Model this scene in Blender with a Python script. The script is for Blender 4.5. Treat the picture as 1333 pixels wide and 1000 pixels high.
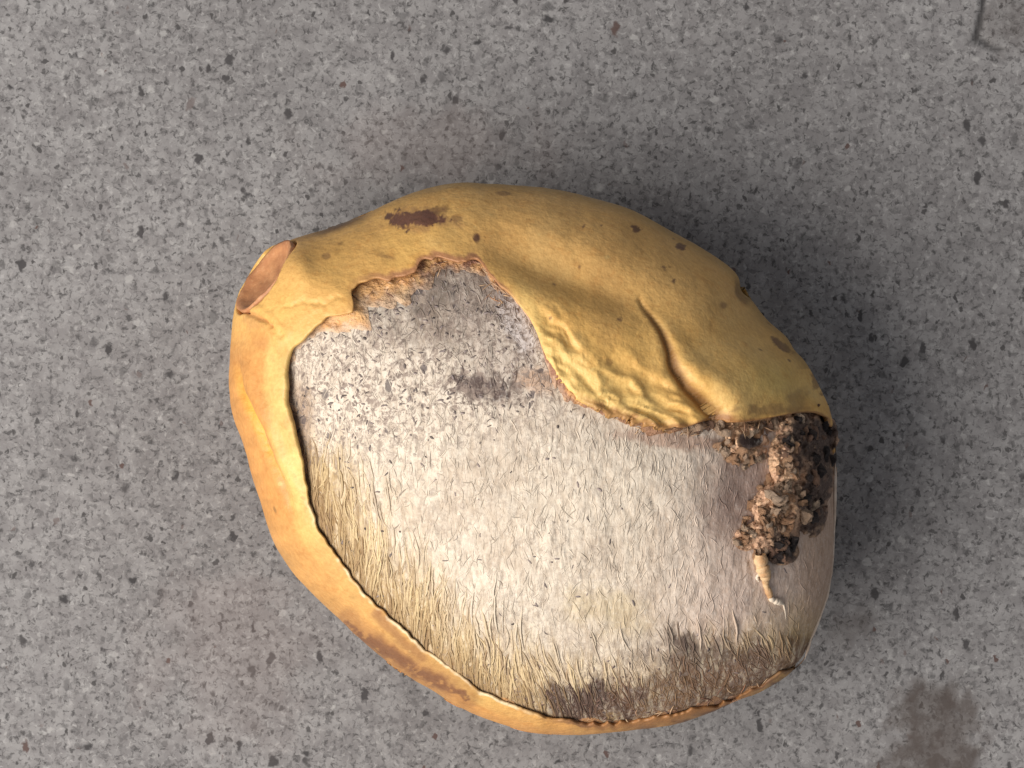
import bpy, math, random
import numpy as np
from mathutils import Vector, Euler

for o in list(bpy.data.objects):
    bpy.data.objects.remove(o, do_unlink=True)
random.seed(4)
rng = np.random.default_rng(11)
scene = bpy.context.scene
COL = scene.collection

# ------------------------------------------------------------------ camera, world, light, exposure
S = 0.000118            # metres per photograph unit, measured on the ground
D = 0.50                # camera height above the concrete
CX, CY = 666.5, 500.0
cam = bpy.data.cameras.new('camera')
cam.sensor_width = 36.0
cam.lens = 36.0 * D / (1333 * S)
cam.clip_start = 0.01
cam.clip_end = 50.0
cam_o = bpy.data.objects.new('camera', cam)
cam_o.location = (0, 0, D)
COL.objects.link(cam_o)
scene.camera = cam_o

world = bpy.data.worlds.new('World')
scene.world = world
world.use_nodes = True
wb = world.node_tree.nodes['Background']
wb.inputs[0].default_value = (0.90, 0.93, 1.0, 1)
wb.inputs[1].default_value = 0.30

key = bpy.data.lights.new('daylight_opening', 'AREA')     # the open, bright side of the shaded place, to the left
key.shape = 'RECTANGLE'
key.size = 0.60
key.size_y = 0.42
key.energy = 7.0
key.color = (1.0, 0.95, 0.89)
key_o = bpy.data.objects.new('daylight_opening', key)
key_o.location = (-0.38, -0.17, 0.45)
key_o.rotation_euler = (Vector((0.0, 0.0, 0.015)) - key_o.location).to_track_quat('-Z', 'Y').to_euler()
COL.objects.link(key_o)

vs = scene.view_settings
vs.view_transform = 'Standard'
vs.look = 'None'
vs.exposure = 0.0
vs.gamma = 1.0
vs.use_curve_mapping = False
scene.render.engine = 'CYCLES'
scene.render.resolution_x = 1024
scene.render.resolution_y = 768

# ------------------------------------------------------------------ small maths kit
def sm(a, b, x):
    t = np.clip((np.asarray(x, float) - a) / (b - a), 0, 1)
    return t * t * (3 - 2 * t)

def _h(ix, iy, iz, s):
    n = (ix.astype(np.int64) * 374761393 + iy.astype(np.int64) * 668265263 + iz.astype(np.int64) * 2147483647 + s * 1274126177) & 0xFFFFFFFF
    n = ((n ^ (n >> 13)) * 1274126177) & 0xFFFFFFFF
    n = ((n ^ (n >> 16)) * 2246822519) & 0xFFFFFFFF
    return ((n ^ (n >> 15)) & 0xFFFFFF) / float(0xFFFFFF) * 2 - 1

def vn(x, y, z=0.0, s=0):
    x, y, z = np.broadcast_arrays(np.asarray(x, float), np.asarray(y, float), np.asarray(z, float))
    ix, iy, iz = np.floor(x), np.floor(y), np.floor(z)
    fx, fy, fz = x - ix, y - iy, z - iz
    fx, fy, fz = [f * f * f * (f * (f * 6 - 15) + 10) for f in (fx, fy, fz)]
    r = 0
    for a in (0, 1):
        for b in (0, 1):
            for c in (0, 1):
                w = (fx if a else 1 - fx) * (fy if b else 1 - fy) * (fz if c else 1 - fz)
                r = r + w * _h(ix + a, iy + b, iz + c, s)
    return r

def fbm(x, y, z=0.0, s=0, o=4, g=0.5):
    r, a, f, t = 0, 1.0, 1.0, 0
    for k in range(o):
        r = r + a * vn(np.asarray(x) * f, np.asarray(y) * f, np.asarray(z) * f, s + 17 * k)
        t += a
        a *= g
        f *= 2.03
    return r / t

def dense(pts, step=3.0):
    pts = np.asarray(pts, float)
    out = []
    n = len(pts)
    for i in range(n):
        a, b = pts[i], pts[(i + 1) % n]
        k = max(1, int(np.hypot(*(b - a)) / step))
        for j in range(k):
            out.append(a + (b - a) * j / k)
    return np.array(out)

def spline(pts, k=8):
    p = np.asarray(pts, float)
    a, b, c, d = np.roll(p, 1, 0), p, np.roll(p, -1, 0), np.roll(p, -2, 0)
    t = (np.arange(k) / k)[None, :, None]
    a, b, c, d = [q[:, None, :] for q in (a, b, c, d)]
    r = 0.5 * (2 * b + (c - a) * t + (2 * a - 5 * b + 4 * c - d) * t ** 2 + (3 * b - a - 3 * c + d) * t ** 3)
    return r.reshape(-1, 2)

def radial(pts, c, smooth=0.0, n=3600):
    d = dense(pts) - np.asarray(c, float)
    a = np.arctan2(d[:, 1], d[:, 0]) % (2 * np.pi)
    r = np.hypot(d[:, 0], d[:, 1])
    o = np.argsort(a)
    a, r = a[o], r[o]
    g = np.arange(n) / n * 2 * np.pi
    v = np.interp(g, np.r_[a - 2 * np.pi, a, a + 2 * np.pi], np.r_[r, r, r])
    if smooth:
        sg = smooth / 360 * n
        k = np.arange(-int(3 * sg), int(3 * sg) + 1)
        w = np.exp(-0.5 * (k / sg) ** 2)
        w /= w.sum()
        v = np.convolve(np.r_[v[-len(k):], v, v[:len(k)]], w, 'same')[len(k):-len(k)]
    return lambda th: np.interp(np.asarray(th) % (2 * np.pi), np.r_[g, 2 * np.pi], np.r_[v, v[0]])

def ang_key(keys, c):
    """values keyed on points of the outline, interpolated over the angle about c"""
    a = np.array([math.atan2(y - c[1], x - c[0]) % (2 * math.pi) for x, y, v in keys])
    v = np.array([k[2] for k in keys], float)
    o = np.argsort(a)
    a, v = a[o], v[o]
    return lambda th: np.interp(np.asarray(th) % (2 * np.pi), np.r_[a - 2 * np.pi, a, a + 2 * np.pi], np.r_[v, v, v])

def seg_dist(px, py, line):
    """distance to a polyline and the running 0..1 position along it"""
    px, py = np.asarray(px, float), np.asarray(py, float)
    L = np.asarray(line, float)
    ln = np.hypot(*np.diff(L, axis=0).T)
    tot = ln.sum()
    best = np.full(px.shape, 1e9)
    pos = np.zeros(px.shape)
    side = np.zeros(px.shape)
    acc = 0
    for i in range(len(L) - 1):
        a, b = L[i], L[i + 1]
        d = b - a
        t = np.clip(((px - a[0]) * d[0] + (py - a[1]) * d[1]) / (d @ d), 0, 1)
        dx, dy = px - a[0] - t * d[0], py - a[1] - t * d[1]
        q = np.hypot(dx, dy)
        m = q < best
        best = np.where(m, q, best)
        pos = np.where(m, (acc + t * ln[i]) / tot, pos)
        side = np.where(m, np.sign(d[0] * (py - a[1]) - d[1] * (px - a[0])), side)
        acc += ln[i]
    return best, pos, side

def blob(px, py, cx, cy, rx, ry, rot=0.0, rough=0.35, sc=18.0, s=1, soft=0.35):
    c, n = math.cos(math.radians(rot)), math.sin(math.radians(rot))
    dx, dy = px - cx, py - cy
    u, v = (dx * c + dy * n) / rx, (-dx * n + dy * c) / ry
    q = np.hypot(u, v) + rough * fbm(px / sc, py / sc, 0, s, 4, 0.6) * 1.6
    return 1 - sm(1 - soft, 1 + soft, q)

def mix(a, b, f):
    f = np.asarray(f)[..., None]
    return a * (1 - f) + np.asarray(b, float) * f

def srgb(r, g, b):
    c = np.array([r, g, b], float) / 255
    return np.where(c <= 0.04045, c / 12.92, ((c + 0.055) / 1.055) ** 2.4)

def world_xyz(px, py, z):
    """plan units + height -> metres; the drawing taken from the photograph is corrected for how near each height is to the lens"""
    zz = z * S
    k = S * (D - zz) / D
    return np.stack([(px - CX) * k, -(py - CY) * k, zz], -1)

# ------------------------------------------------------------------ the outlines
SIL = [(340,331),(355,319),(378,314),(385,310),(430,296),(472,280),(502,266),(550,248),(595,239),(640,240),(712,245),
       (759,256),(820,274),(870,299),(917,324),(958,353),(974,384),(1000,418),(1029,443),(1054,479),(1072,515),(1083,545),
       (1089,584),(1088,618),(1087,667),(1087,703),(1084,748),(1077,780),(1069,806),(1058,832),(1048,860),(1030,875),
       (994,899),(964,911),(925,927),(880,941),(820,951),(760,956),(700,955),(658,945),(595,920),(565,902),(520,875),
       (490,851),(448,812),(402,768),(364,720),(334,636),(316,570),(304,540),(298,488),(301,430),(307,388),(325,355)]
O = (720.0, 650.0)
C0 = (690.0, 560.0)
SIL = spline(SIL)
RO = radial(SIL, O, 1.3)
R0 = radial(SIL, C0, 1.3)
R0S = radial(SIL, C0, 9.0)
EDGE = [(376,452),(390,442),(409,424),(424,411),(457,406),(460,397),(455,376),(484,359),(500,363),(520,359),(538,349),(550,334),
        (568,330),(598,335),(622,332),(636,354),(662,378),(687,407),(698,429),(708,458),(726,486),(752,519),(791,537),
        (820,546),(856,557),(899,556),(933,540),(955,552),(985,548),(1030,538),(1065,540),
        (1092,560),(1096,620),(1096,700),(1093,750),(1085,790),(1066,836),(1054,866),
        (1022,876),(990,897),(930,921),(870,936),(799,946),(718,940),(661,919),(628,906),(595,884),
        (550,851),(520,821),(472,777),(436,729),(409,690),(397,648),(391,606),(379,561),(367,517),(369,470)]
RE = radial(EDGE, O, 0.22)
SK = [(405, 660), (430, 715), (472, 777), (520, 821), (550, 851), (595, 884), (661, 919), (718, 941), (800, 946), (930, 917), (1040, 868)]
CRACK = [(835, 383), (848, 408), (862, 432), (872, 458), (879, 482), (892, 503), (912, 522), (931, 541)]
TROUGH = [(560, 285), (640, 312), (710, 342), (780, 368), (850, 402), (905, 445)]
ZM, HT, HB = 185.0, 235.0, 190.0

def t_of(px, py):
    dx, dy = px - C0[0], py - C0[1]
    th = np.arctan2(dy, dx)
    r = np.hypot(dx, dy)
    t0 = np.clip(r / R0(th), 0, 1)
    k = sm(0.3, 0.95, t0)
    return np.clip(r / (R0S(th) * (1 - k) + R0(th) * k), 0, 1)

def top_z(px, py, h=HT):
    return ZM + h * np.sqrt(np.clip(1 - t_of(px, py) ** 2.25, 0, 1))

def bot_z(px, py):
    return np.maximum(ZM - HB * np.sqrt(np.clip(1 - t_of(px, py) ** 2.8, 0, 1)), 0.6)

MARGIN = ang_key([(372,460,24),(367,517,24),(391,606,18),(409,690,11),(472,777,9),(550,851,8),(628,906,7),(718,941,9),
                  (850,940,6),(960,905,6),(1040,868,5),(1075,790,2),(1087,700,1.5),(1088,620,3),(1083,545,14),(1000,418,24),
                  (820,274,26),(640,240,26),(430,296,26),(340,331,26)], C0)

def stone_z(px, py):
    dx, dy = px - C0[0], py - C0[1]
    th = np.arctan2(dy, dx)
    r = np.hypot(dx, dy)
    m = MARGIN(th)
    t0 = np.clip(r / (R0(th) - m), 0, 1)
    k = sm(0.3, 0.95, t0)
    t = np.clip(r / ((R0S(th) - m) * (1 - k) + (R0(th) - m) * k), 0, 1)
    z = ZM + (HT - 13) * np.sqrt(np.clip(1 - t ** 2.25, 0, 1))
    fade = 1 - sm(0.93, 1.0, t)
    z = z + fade * (3.5 * fbm(px / 90, py / 90, 0, 5, 3) + 1.6 * fbm(px / 14, py / 22, 0, 6, 3))
    q, p, _ = seg_dist(px, py, TROUGH)
    z = z - 16 * np.sin(np.clip(p, 0, 1) * np.pi) * np.exp(-(q / 45) ** 2) * (py < 480)
    # the husk rises to meet the torn peel along the upper right edge and sinks beside it at the far right
    z = z - fade * 9 * np.exp(-((px - 985) / 45) ** 2 - ((py - 640) / 60) ** 2)
    return z

# ------------------------------------------------------------------ mesh + material helpers
def new_obj(name, verts, faces, mat=None, parent=None, smooth=True, col=None, extra=None):
    me = bpy.data.meshes.new(name)
    verts = np.ascontiguousarray(verts, dtype=np.float32).reshape(-1, 3)
    faces = np.ascontiguousarray(faces, dtype=np.int32)
    n, k = faces.shape
    me.vertices.add(len(verts))
    me.vertices.foreach_set('co', verts.ravel())
    me.loops.add(n * k)
    me.loops.foreach_set('vertex_index', faces.ravel())
    me.polygons.add(n)
    me.polygons.foreach_set('loop_start', np.arange(0, n * k, k, dtype=np.int32))
    me.polygons.foreach_set('use_smooth', np.full(n, smooth, dtype=bool))
    me.update(calc_edges=True)
    if col is not None:
        a = me.attributes.new('tint', 'FLOAT_COLOR', 'POINT')
        c4 = np.ones((len(verts), 4), np.float32)
        c4[:, :3] = np.clip(col.reshape(-1, 3), 0.004, 1)
        a.data.foreach_set('color', c4.ravel())
    for nm, v in (extra or {}).items():
        a = me.attributes.new(nm, 'FLOAT', 'POINT')
        a.data.foreach_set('value', np.ascontiguousarray(v, np.float32).ravel())
    if mat:
        me.materials.append(mat)
    ob = bpy.data.objects.new(name, me)
    COL.objects.link(ob)
    if parent:
        ob.parent = parent
    return ob

def grid_faces(nr, nc, wrap=False):
    r = np.arange(nr - 1)[:, None]
    c = np.arange(nc if wrap else nc - 1)[None, :]
    c2 = (c + 1) % nc
    return np.stack([r * nc + c, r * nc + c2, (r + 1) * nc + c2, (r + 1) * nc + c], -1).reshape(-1, 4)

def grid_normals(P, wrap=True):
    if wrap:
        du = np.roll(P, -1, 1) - np.roll(P, 1, 1)
    else:
        du = np.gradient(P, axis=1)
    dv = np.gradient(P, axis=0)
    n = np.cross(du, dv)
    n /= np.linalg.norm(n, axis=-1, keepdims=True) + 1e-12
    return n

class NT:
    def __init__(self, name):
        self.m = bpy.data.materials.new(name)
        self.m.use_nodes = True
        self.t = self.m.node_tree
        self.b = self.t.nodes['Principled BSDF']
        self.co = self.t.nodes.new('ShaderNodeTexCoord').outputs['Object']
    def lk(self, a, b):
        self.t.links.new(a, b)
    def put(self, sock, v):
        if hasattr(v, 'is_output'):
            self.lk(v, sock)
        else:
            sock.default_value = v
    def mapping(self, scale=(1, 1, 1), rot=(0, 0, 0), loc=(0, 0, 0), src=None):
        n = self.t.nodes.new('ShaderNodeMapping')
        self.put(n.inputs['Vector'], src or self.co)
        n.inputs['Scale'].default_value = scale
        n.inputs['Rotation'].default_value = rot
        n.inputs['Location'].default_value = loc
        return n.outputs[0]
    def noise(self, scale, detail=4, rough=0.55, vec=None, dist=0.0, out='Fac'):
        n = self.t.nodes.new('ShaderNodeTexNoise')
        self.put(n.inputs['Vector'], vec or self.co)
        n.inputs['Scale'].default_value = scale
        n.inputs['Detail'].default_value = detail
        n.inputs['Roughness'].default_value = rough
        n.inputs['Distortion'].default_value = dist
        return n.outputs[out]
    def voro(self, scale, vec=None, feature='F1', rnd=1.0):
        n = self.t.nodes.new('ShaderNodeTexVoronoi')
        n.feature = feature
        self.put(n.inputs['Vector'], vec or self.co)
        n.inputs['Scale'].default_value = scale
        n.inputs['Randomness'].default_value = rnd
        return n
    def math(self, op, a, b=None, c=None, clamp=False):
        n = self.t.nodes.new('ShaderNodeMath')
        n.operation = op
        n.use_clamp = clamp
        for i, v in enumerate((a, b, c)):
            if v is not None:
                self.put(n.inputs[i], v)
        return n.outputs[0]
    def rng(self, v, a, b, c=0.0, d=1.0, smooth=True):
        n = self.t.nodes.new('ShaderNodeMapRange')
        n.interpolation_type = 'SMOOTHSTEP' if smooth else 'LINEAR'
        self.put(n.inputs['Value'], v)
        for k, q in zip(('From Min', 'From Max', 'To Min', 'To Max'), (a, b, c, d)):
            self.put(n.inputs[k], q)
        return n.outputs[0]
    def mixc(self, f, a, b, mode='MIX'):
        n = self.t.nodes.new('ShaderNodeMix')
        n.data_type = 'RGBA'
        n.blend_type = mode
        self.put(n.inputs[0], f)
        self.put(n.inputs[6], a)
        self.put(n.inputs[7], b)
        return n.outputs[2]
    def vadd(self, a, b, sc):
        n = self.t.nodes.new('ShaderNodeVectorMath')
        n.operation = 'MULTIPLY_ADD'
        self.put(n.inputs[0], b)
        n.inputs[1].default_value = sc
        self.put(n.inputs[2], a)
        return n.outputs[0]
    def attr(self, name, out='Color'):
        n = self.t.nodes.new('ShaderNodeAttribute')
        n.attribute_name = name
        return n.outputs[out]
    def sep(self, v):
        n = self.t.nodes.new('ShaderNodeSeparateColor')
        self.put(n.inputs[0], v)
        return n.outputs
    def bump(self, h, strength, dist, prev=None):
        n = self.t.nodes.new('ShaderNodeBump')
        n.inputs['Strength'].default_value = strength
        n.inputs['Distance'].default_value = dist
        self.put(n.inputs['Height'], h)
        if prev is not None:
            self.lk(prev, n.inputs['Normal'])
        return n.outputs[0]
    def done(self, col, rough=0.6, normal=None, spec=0.5, sss=0.0, rad=(0.004, 0.002, 0.0008)):
        self.put(self.b.inputs['Base Color'], col)
        self.put(self.b.inputs['Roughness'], rough)
        self.b.inputs['Specular IOR Level'].default_value = spec
        if normal is not None:
            self.lk(normal, self.b.inputs['Normal'])
        if sss:
            self.b.inputs['Subsurface Weight'].default_value = sss
            self.b.inputs['Subsurface Radius'].default_value = rad
            self.b.inputs['Subsurface Scale'].default_value = 1.0
        return self.m

def rgba(r, g, b):
    return tuple(srgb(r, g, b)) + (1.0,)

# ------------------------------------------------------------------ concrete
def concrete_material():
    n = NT('concrete')
    warp = n.noise(1300, 2, 0.5, out='Color')
    warp2 = n.noise(420, 3, 0.6, out='Color')
    v1 = n.vadd(n.co, warp, (0.0011, 0.0011, 0))
    v2 = n.vadd(v1, warp2, (0.0016, 0.0016, 0))
    big = n.noise(28, 4, 0.6)
    mid = n.noise(300, 4, 0.6, v1)
    grain = n.noise(1100, 4, 0.62, v2)
    st1 = n.noise(1250, 4, 0.62, n.mapping((1.0, 0.55, 0), (0, 0, 0.3), (1, 2, 0), v1))
    st2 = n.noise(1250, 4, 0.62, n.mapping((0.6, 1.0, 0), (0, 0, -0.4), (4, 7, 0), v1))
    lo = n.math('MINIMUM', st1, st2)
    hi = n.math('MAXIMUM', st1, st2)
    base = n.mixc(n.rng(big, 0.3, 0.7), (0.212, 0.203, 0.201, 1), (0.256, 0.247, 0.245, 1))
    base = n.mixc(n.rng(mid, 0.38, 0.62), n.mixc(1.0, base, (0.78, 0.77, 0.775, 1), 'MULTIPLY'), base)
    base = n.mixc(n.rng(grain, 0.50, 0.36, 0, 0.6), base, (0.088, 0.084, 0.084, 1))
    base = n.mixc(n.rng(lo, 0.445, 0.325, 0, 0.88), base, (0.062, 0.059, 0.059, 1))
    base = n.mixc(n.rng(hi, 0.57, 0.70, 0, 0.5), base, (0.37, 0.36, 0.352, 1))
    pit = None
    # dark grains of three sizes, stretched and ragged
    for sc, st, rot, lo, hi, keep, darkness, seedv in (
            (400, (1.0, 0.62, 0), 0.2, 0.16, 0.30, 0.38, (0.045, 0.042, 0.043, 1), 0.0),
            (300, (0.6, 1.0, 0), -0.1, 0.13, 0.21, 0.60, (0.038, 0.036, 0.037, 1), 3.1),
            (800, (1.0, 0.7, 0), 0.5, 0.2, 0.34, 0.40, (0.055, 0.052, 0.052, 1), 7.7),
            (170, (0.8, 1.0, 0), 0.7, 0.075, 0.075, 0.80, (0.035, 0.033, 0.034, 1), 1.9)):
        m = n.mapping(st, (0, 0, rot), (seedv, seedv * 0.7, 0), v2)
        vo = n.voro(sc, m)
        rnd = n.sep(vo.outputs['Color'])
        size = n.rng(rnd[0], keep, 1.0, 0.0, 1.0, False)
        edge = n.math('MULTIPLY', size, hi)
        f = n.rng(n.math('SUBTRACT', vo.outputs['Distance'], edge), -0.10, 0.04, 1.0, 0.0)
        f = n.math('MULTIPLY', f, n.rng(size, 0.02, 0.25))
        tone = n.mixc(n.math('GREATER_THAN', rnd[1], 0.93), darkness, (0.085, 0.053, 0.046, 1))
        base = n.mixc(n.math('MULTIPLY', f, n.rng(rnd[2], 0, 1, 0.45, 0.95, False)), base, tone)
        pit = f if pit is None else n.math('MAXIMUM', pit, f)
    # pale grains
    m = n.mapping((0.8, 1, 0), (0, 0, 0.9), (5.3, 2.2, 0), v2)
    vo = n.voro(520, m)
    rnd = n.sep(vo.outputs['Color'])
    size = n.rng(rnd[0], 0.72, 1.0, 0.0, 0.33, False)
    f = n.math('MULTIPLY', n.rng(n.math('SUBTRACT', vo.outputs['Distance'], size), -0.12, 0.03, 1.0, 0.0), n.rng(size, 0.0, 0.06))
    base = n.mixc(n.math('MULTIPLY', f, 0.35), base, (0.44, 0.43, 0.415, 1))
    # stains
    base = n.mixc(n.math('MULTIPLY', n.attr('stain', 'Fac'), n.rng(mid, 0.35, 0.62, 1.0, 0.72)), base, (0.072, 0.058, 0.052, 1))
    base = n.mixc(n.math('MULTIPLY', n.attr('chip', 'Fac'), 0.9), base, (0.045, 0.042, 0.042, 1))
    base = n.mixc(n.math('MULTIPLY', n.attr('rust', 'Fac'), 0.18), base, (0.22, 0.165, 0.15, 1))
    h = n.math('MULTIPLY_ADD', lo, 1.6, n.math('MULTIPLY', mid, 0.6))
    return n.done(base, 0.88, n.bump(h, 0.7, 0.00025), 0.25)

def build_ground():
    # fine in the middle, running out far beyond the frame
    def axis(c, half, fine, far):
        a = np.arange(-half, half + 0.1, fine)
        e = np.array([1.2, 1.6, 2.4, 4, 8, far]) * half
        return np.r_[c - e[::-1], c + a, c + e]
    xs = axis(CX, 720, 4.0, 20)
    ys = axis(CY, 560, 4.0, 20)
    px, py = np.meshgrid(xs, ys)
    near = np.exp(-((px - CX) / 1500) ** 6 - ((py - CY) / 1200) ** 6)
    z = (1.2 * fbm(px / 160, py / 160, 0, 31, 3) + 0.8 * fbm(px / 22, py / 22, 0, 32, 3)) * near - 1.2
    stain = 0.95 * blob(px, py, 1218, 968, 60, 70, 24, 0.5, 30, 3, 0.4)
    stain = np.maximum(stain, 0.5 * blob(px, py, 1180, 990, 50, 26, -20, 0.7, 24, 43, 0.6))
    stain = np.maximum(stain, 0.8 * blob(px, py, 1255, 925, 16, 28, 10, 0.4, 16, 4, 0.4))
    stain = np.maximum(stain, 0.45 * blob(px, py, 1110, 818, 30, 20, -25, 0.5, 16, 9, 0.6))
    stain = np.maximum(stain, 0.40 * blob(px, py, 1308, 28, 40, 34, 0, 0.4, 18, 12, 0.4))
    d1, p1, _ = seg_dist(px + 3 * fbm(px / 12, py / 12, 0, 21), py, [(1286, -30), (1279, 10), (1272, 44), (1270, 52)])
    d2, p2, _ = seg_dist(px, py + 3 * fbm(px / 12, py / 12, 0, 22), [(1278, 52), (1294, 62), (1304, 63)])
    chip = np.maximum(1 - sm(2.5, 6.5, d1), 0.9 * (1 - sm(1.5, 5, d2)))
    rust = np.maximum(blob(px, py, 300, 850, 90, 100, 0, 0.5, 60, 41, 0.6), blob(px, py, 560, 190, 120, 50, 0, 0.5, 60, 42, 0.6))
    z = z - 3.5 * chip
    V = np.stack([(px - CX) * S, -(py - CY) * S, z * S], -1)
    g = new_obj('concrete_ground', V, grid_faces(len(ys), len(xs))[:, ::-1], concrete_material(), extra={'stain': stain, 'chip': chip, 'rust': rust})
    g['kind'] = 'structure'
    return g
build_ground()

# ------------------------------------------------------------------ the mango
mango = bpy.data.objects.new('mango', None)
mango.empty_display_size = 0.02
COL.objects.link(mango)
mango['label'] = 'half eaten yellow mango, peel torn open over a pale fibrous stone, lying on grey concrete'
mango['category'] = 'mango'

# ---- where the stalk came off: a slanting face at the upper left end
SC_A, SC_B = np.array([381.0, 313.0]), np.array([313.0, 404.0])
_ux = (SC_B - SC_A) / np.linalg.norm(SC_B - SC_A)
_ow = np.array([-_ux[1], _ux[0]])
_ow = _ow if _ow @ np.array([-1, -0.7]) > 0 else -_ow
_el = math.radians(16)
SC_L = np.linalg.norm(SC_B - SC_A) / 2
SC_E1 = np.array([_ux[0], -_ux[1], 0])
SC_N = np.array([_ow[0] * math.cos(_el), -_ow[1] * math.cos(_el), math.sin(_el)])
SC_E2 = np.cross(SC_N, SC_E1)
SC_C = np.array([344.0, -359.0, ZM + 42])

# ---- peel
def peel_material():
    n = NT('mango_peel')
    c = n.attr('tint')
    blot = n.noise(160, 5, 0.6)
    fine = n.noise(1500, 3, 0.6)
    c = n.mixc(n.rng(blot, 0.35, 0.7, 0.0, 0.35), c, n.mixc(1.0, c, (0.86, 0.80, 0.70, 1), 'MULTIPLY'))
    c = n.mixc(n.rng(fine, 0.38, 0.62, 0.0, 0.4), c, n.mixc(1.0, c, (0.78, 0.72, 0.66, 1), 'MULTIPLY'))
    c = n.mixc(n.rng(n.noise(560, 4, 0.65, dist=0.4), 0.52, 0.68, 0.0, 0.4), c, n.mixc(1.0, c, (0.82, 0.68, 0.56, 1), 'MULTIPLY'))
    # lenticels and dark flecks
    vo = n.voro(210, n.vadd(n.co, n.noise(900, 2, out='Color'), (0.0008, 0.0008, 0.0008)))
    rnd = n.sep(vo.outputs['Color'])
    size = n.rng(rnd[0], 0.62, 1.0, 0.0, 0.17, False)
    f = n.math('MULTIPLY', n.rng(n.math('SUBTRACT', vo.outputs['Distance'], size), -0.07, 0.02, 1, 0), n.rng(size, 0, 0.05))
    c = n.mixc(n.math('MULTIPLY', f, 0.55), c, (0.16, 0.085, 0.03, 1))
    vo2 = n.voro(430, n.vadd(n.co, n.noise(700, 2, out='Color'), (0.001, 0.001, 0.001)))
    r2 = n.sep(vo2.outputs['Color'])
    s2 = n.rng(r2[0], 0.75, 1.0, 0.0, 0.2, False)
    f2 = n.math('MULTIPLY', n.rng(n.math('SUBTRACT', vo2.outputs['Distance'], s2), -0.1, 0.03, 1, 0), n.rng(s2, 0, 0.05))
    c = n.mixc(n.math('MULTIPLY', f2, 0.30), c, (0.72, 0.55, 0.22, 1))
    h = n.math('ADD', n.math('MULTIPLY', blot, 0.8), n.math('MULTIPLY', fine, 0.25))
    nb = n.bump(h, 0.45, 0.0006)
    nb = n.bump(n.noise(420, 4, 0.6), 0.5, 0.0005, nb)
    return n.done(c, n.rng(blot, 0.3, 0.7, 0.42, 0.60), nb, 0.42)

def peel_shape(px, py, top, ed):
    """how far the skin is pushed out (+) or sunk (-); ed = distance from the torn edge"""
    d = 3.0 * fbm(px / 110, py / 110, 0, 51, 3) + 0.8 * fbm(px / 26, py / 26, 0, 52, 3)
    q, p, sd = seg_dist(px, py, TROUGH)
    w = np.sin(np.clip(p, 0, 1) * np.pi) ** 1.4
    d = d - 21 * w * np.exp(-(q / 32) ** 2) * top
    # folded, wrinkled flap along the torn upper right edge
    a = math.radians(36)
    u = (px * math.cos(a) + py * math.sin(a))
    v = (-px * math.sin(a) + py * math.cos(a))
    u = u + 26 * fbm(px / 60, py / 60, 0, 55, 3)
    v = v + 30 * fbm(px / 70, py / 70, 0, 56, 3)
    rid = 1 - np.abs(fbm(u / 60, v / 21, 0, 57, 3, 0.42)) * 2.2
    flap = sm(690, 730, px) * (1 - sm(880, 935, px)) * (1 - sm(40, 105, ed)) * (1 - sm(580, 620, py)) * top
    d = d + flap * (5.5 * rid - 1.5)
    u2, v2 = px * 0.9 + py * 0.45, -px * 0.45 + py * 0.9
    d = d + sm(0.0, 1, flap) * 2.6 * fbm(u2 / 30, v2 / 7, 0, 58, 3)
    # crease beside the flap
    q, p, sd = seg_dist(px + 4 * fbm(px / 26, py / 26, 0, 59, 2), py, CRACK)
    wd = 2.5 + 8.5 * p ** 1.3
    d = d - top * (4 + 8 * p) * np.exp(-(q / wd) ** 2)
    d = d + top * 9 * sm(0.1, 0.8, p) * np.exp(-((q - wd * 2.6) / (wd * 1.7 + 4)) ** 2) * (sd < 0)
    d = d + top * 4 * p * np.exp(-((q - wd * 2.2) / (wd * 1.5 + 3)) ** 2) * (sd > 0)
    # swollen knob right of the crease, dimples at the far end
    d = d + top * 10 * np.exp(-((px - 965) / 52) ** 2 - ((py - 495) / 34) ** 2)
    d = d - top * 8 * np.exp(-((px - 1045) / 16) ** 2 - ((py - 505) / 26) ** 2)
    d = d - 4 * np.exp(-((px - 1020) / 30) ** 2 - ((py - 455) / 10) ** 2)
    d = d - 6 * np.exp(-((px - 968) / 9) ** 2 - ((py - 378) / 14) ** 2)
    # fold running down the left strip
    q, p, sd = seg_dist(px + 2 * fbm(px / 20, py / 20, 0, 61), py, [(306, 470), (316, 512), (334, 548), (350, 588), (368, 628), (384, 672)])
    w = np.sin(np.clip(p, 0.01, 0.99) * np.pi) ** 0.5
    d = d - 9 * w * np.exp(-((q) / 5.0) ** 2) + 6 * w * np.exp(-((q - 13) / 8.0) ** 2) * (sd < 0)
    # little tear under the stalk end
    q, p, sd = seg_dist(px, py + 9 * fbm(px / 13, py / 13, 0, 63, 4, 0.6), [(322, 405), (335, 412), (350, 422), (366, 436)])
    k = sm(0.1, 0.35, fbm(px / 8, py / 8, 0, 64) + 0.25)
    d = d - 4 * k * np.exp(-(q / 2.5) ** 2) + 2.0 * np.exp(-((q - 8) / 5) ** 2)
    q, p, sd = seg_dist(px, py + 12 * fbm(px / 22, py / 22, 0, 68, 3), [(372, 396), (395, 391), (420, 395), (442, 387)])
    d = d - 1.8 * np.exp(-(q / 3) ** 2)
    # the body draws in towards the stalk scar
    d = d + 7 * np.exp(-((px - 392) / 16) ** 2 - ((py - 350) / 30) ** 2)
    return d

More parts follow.
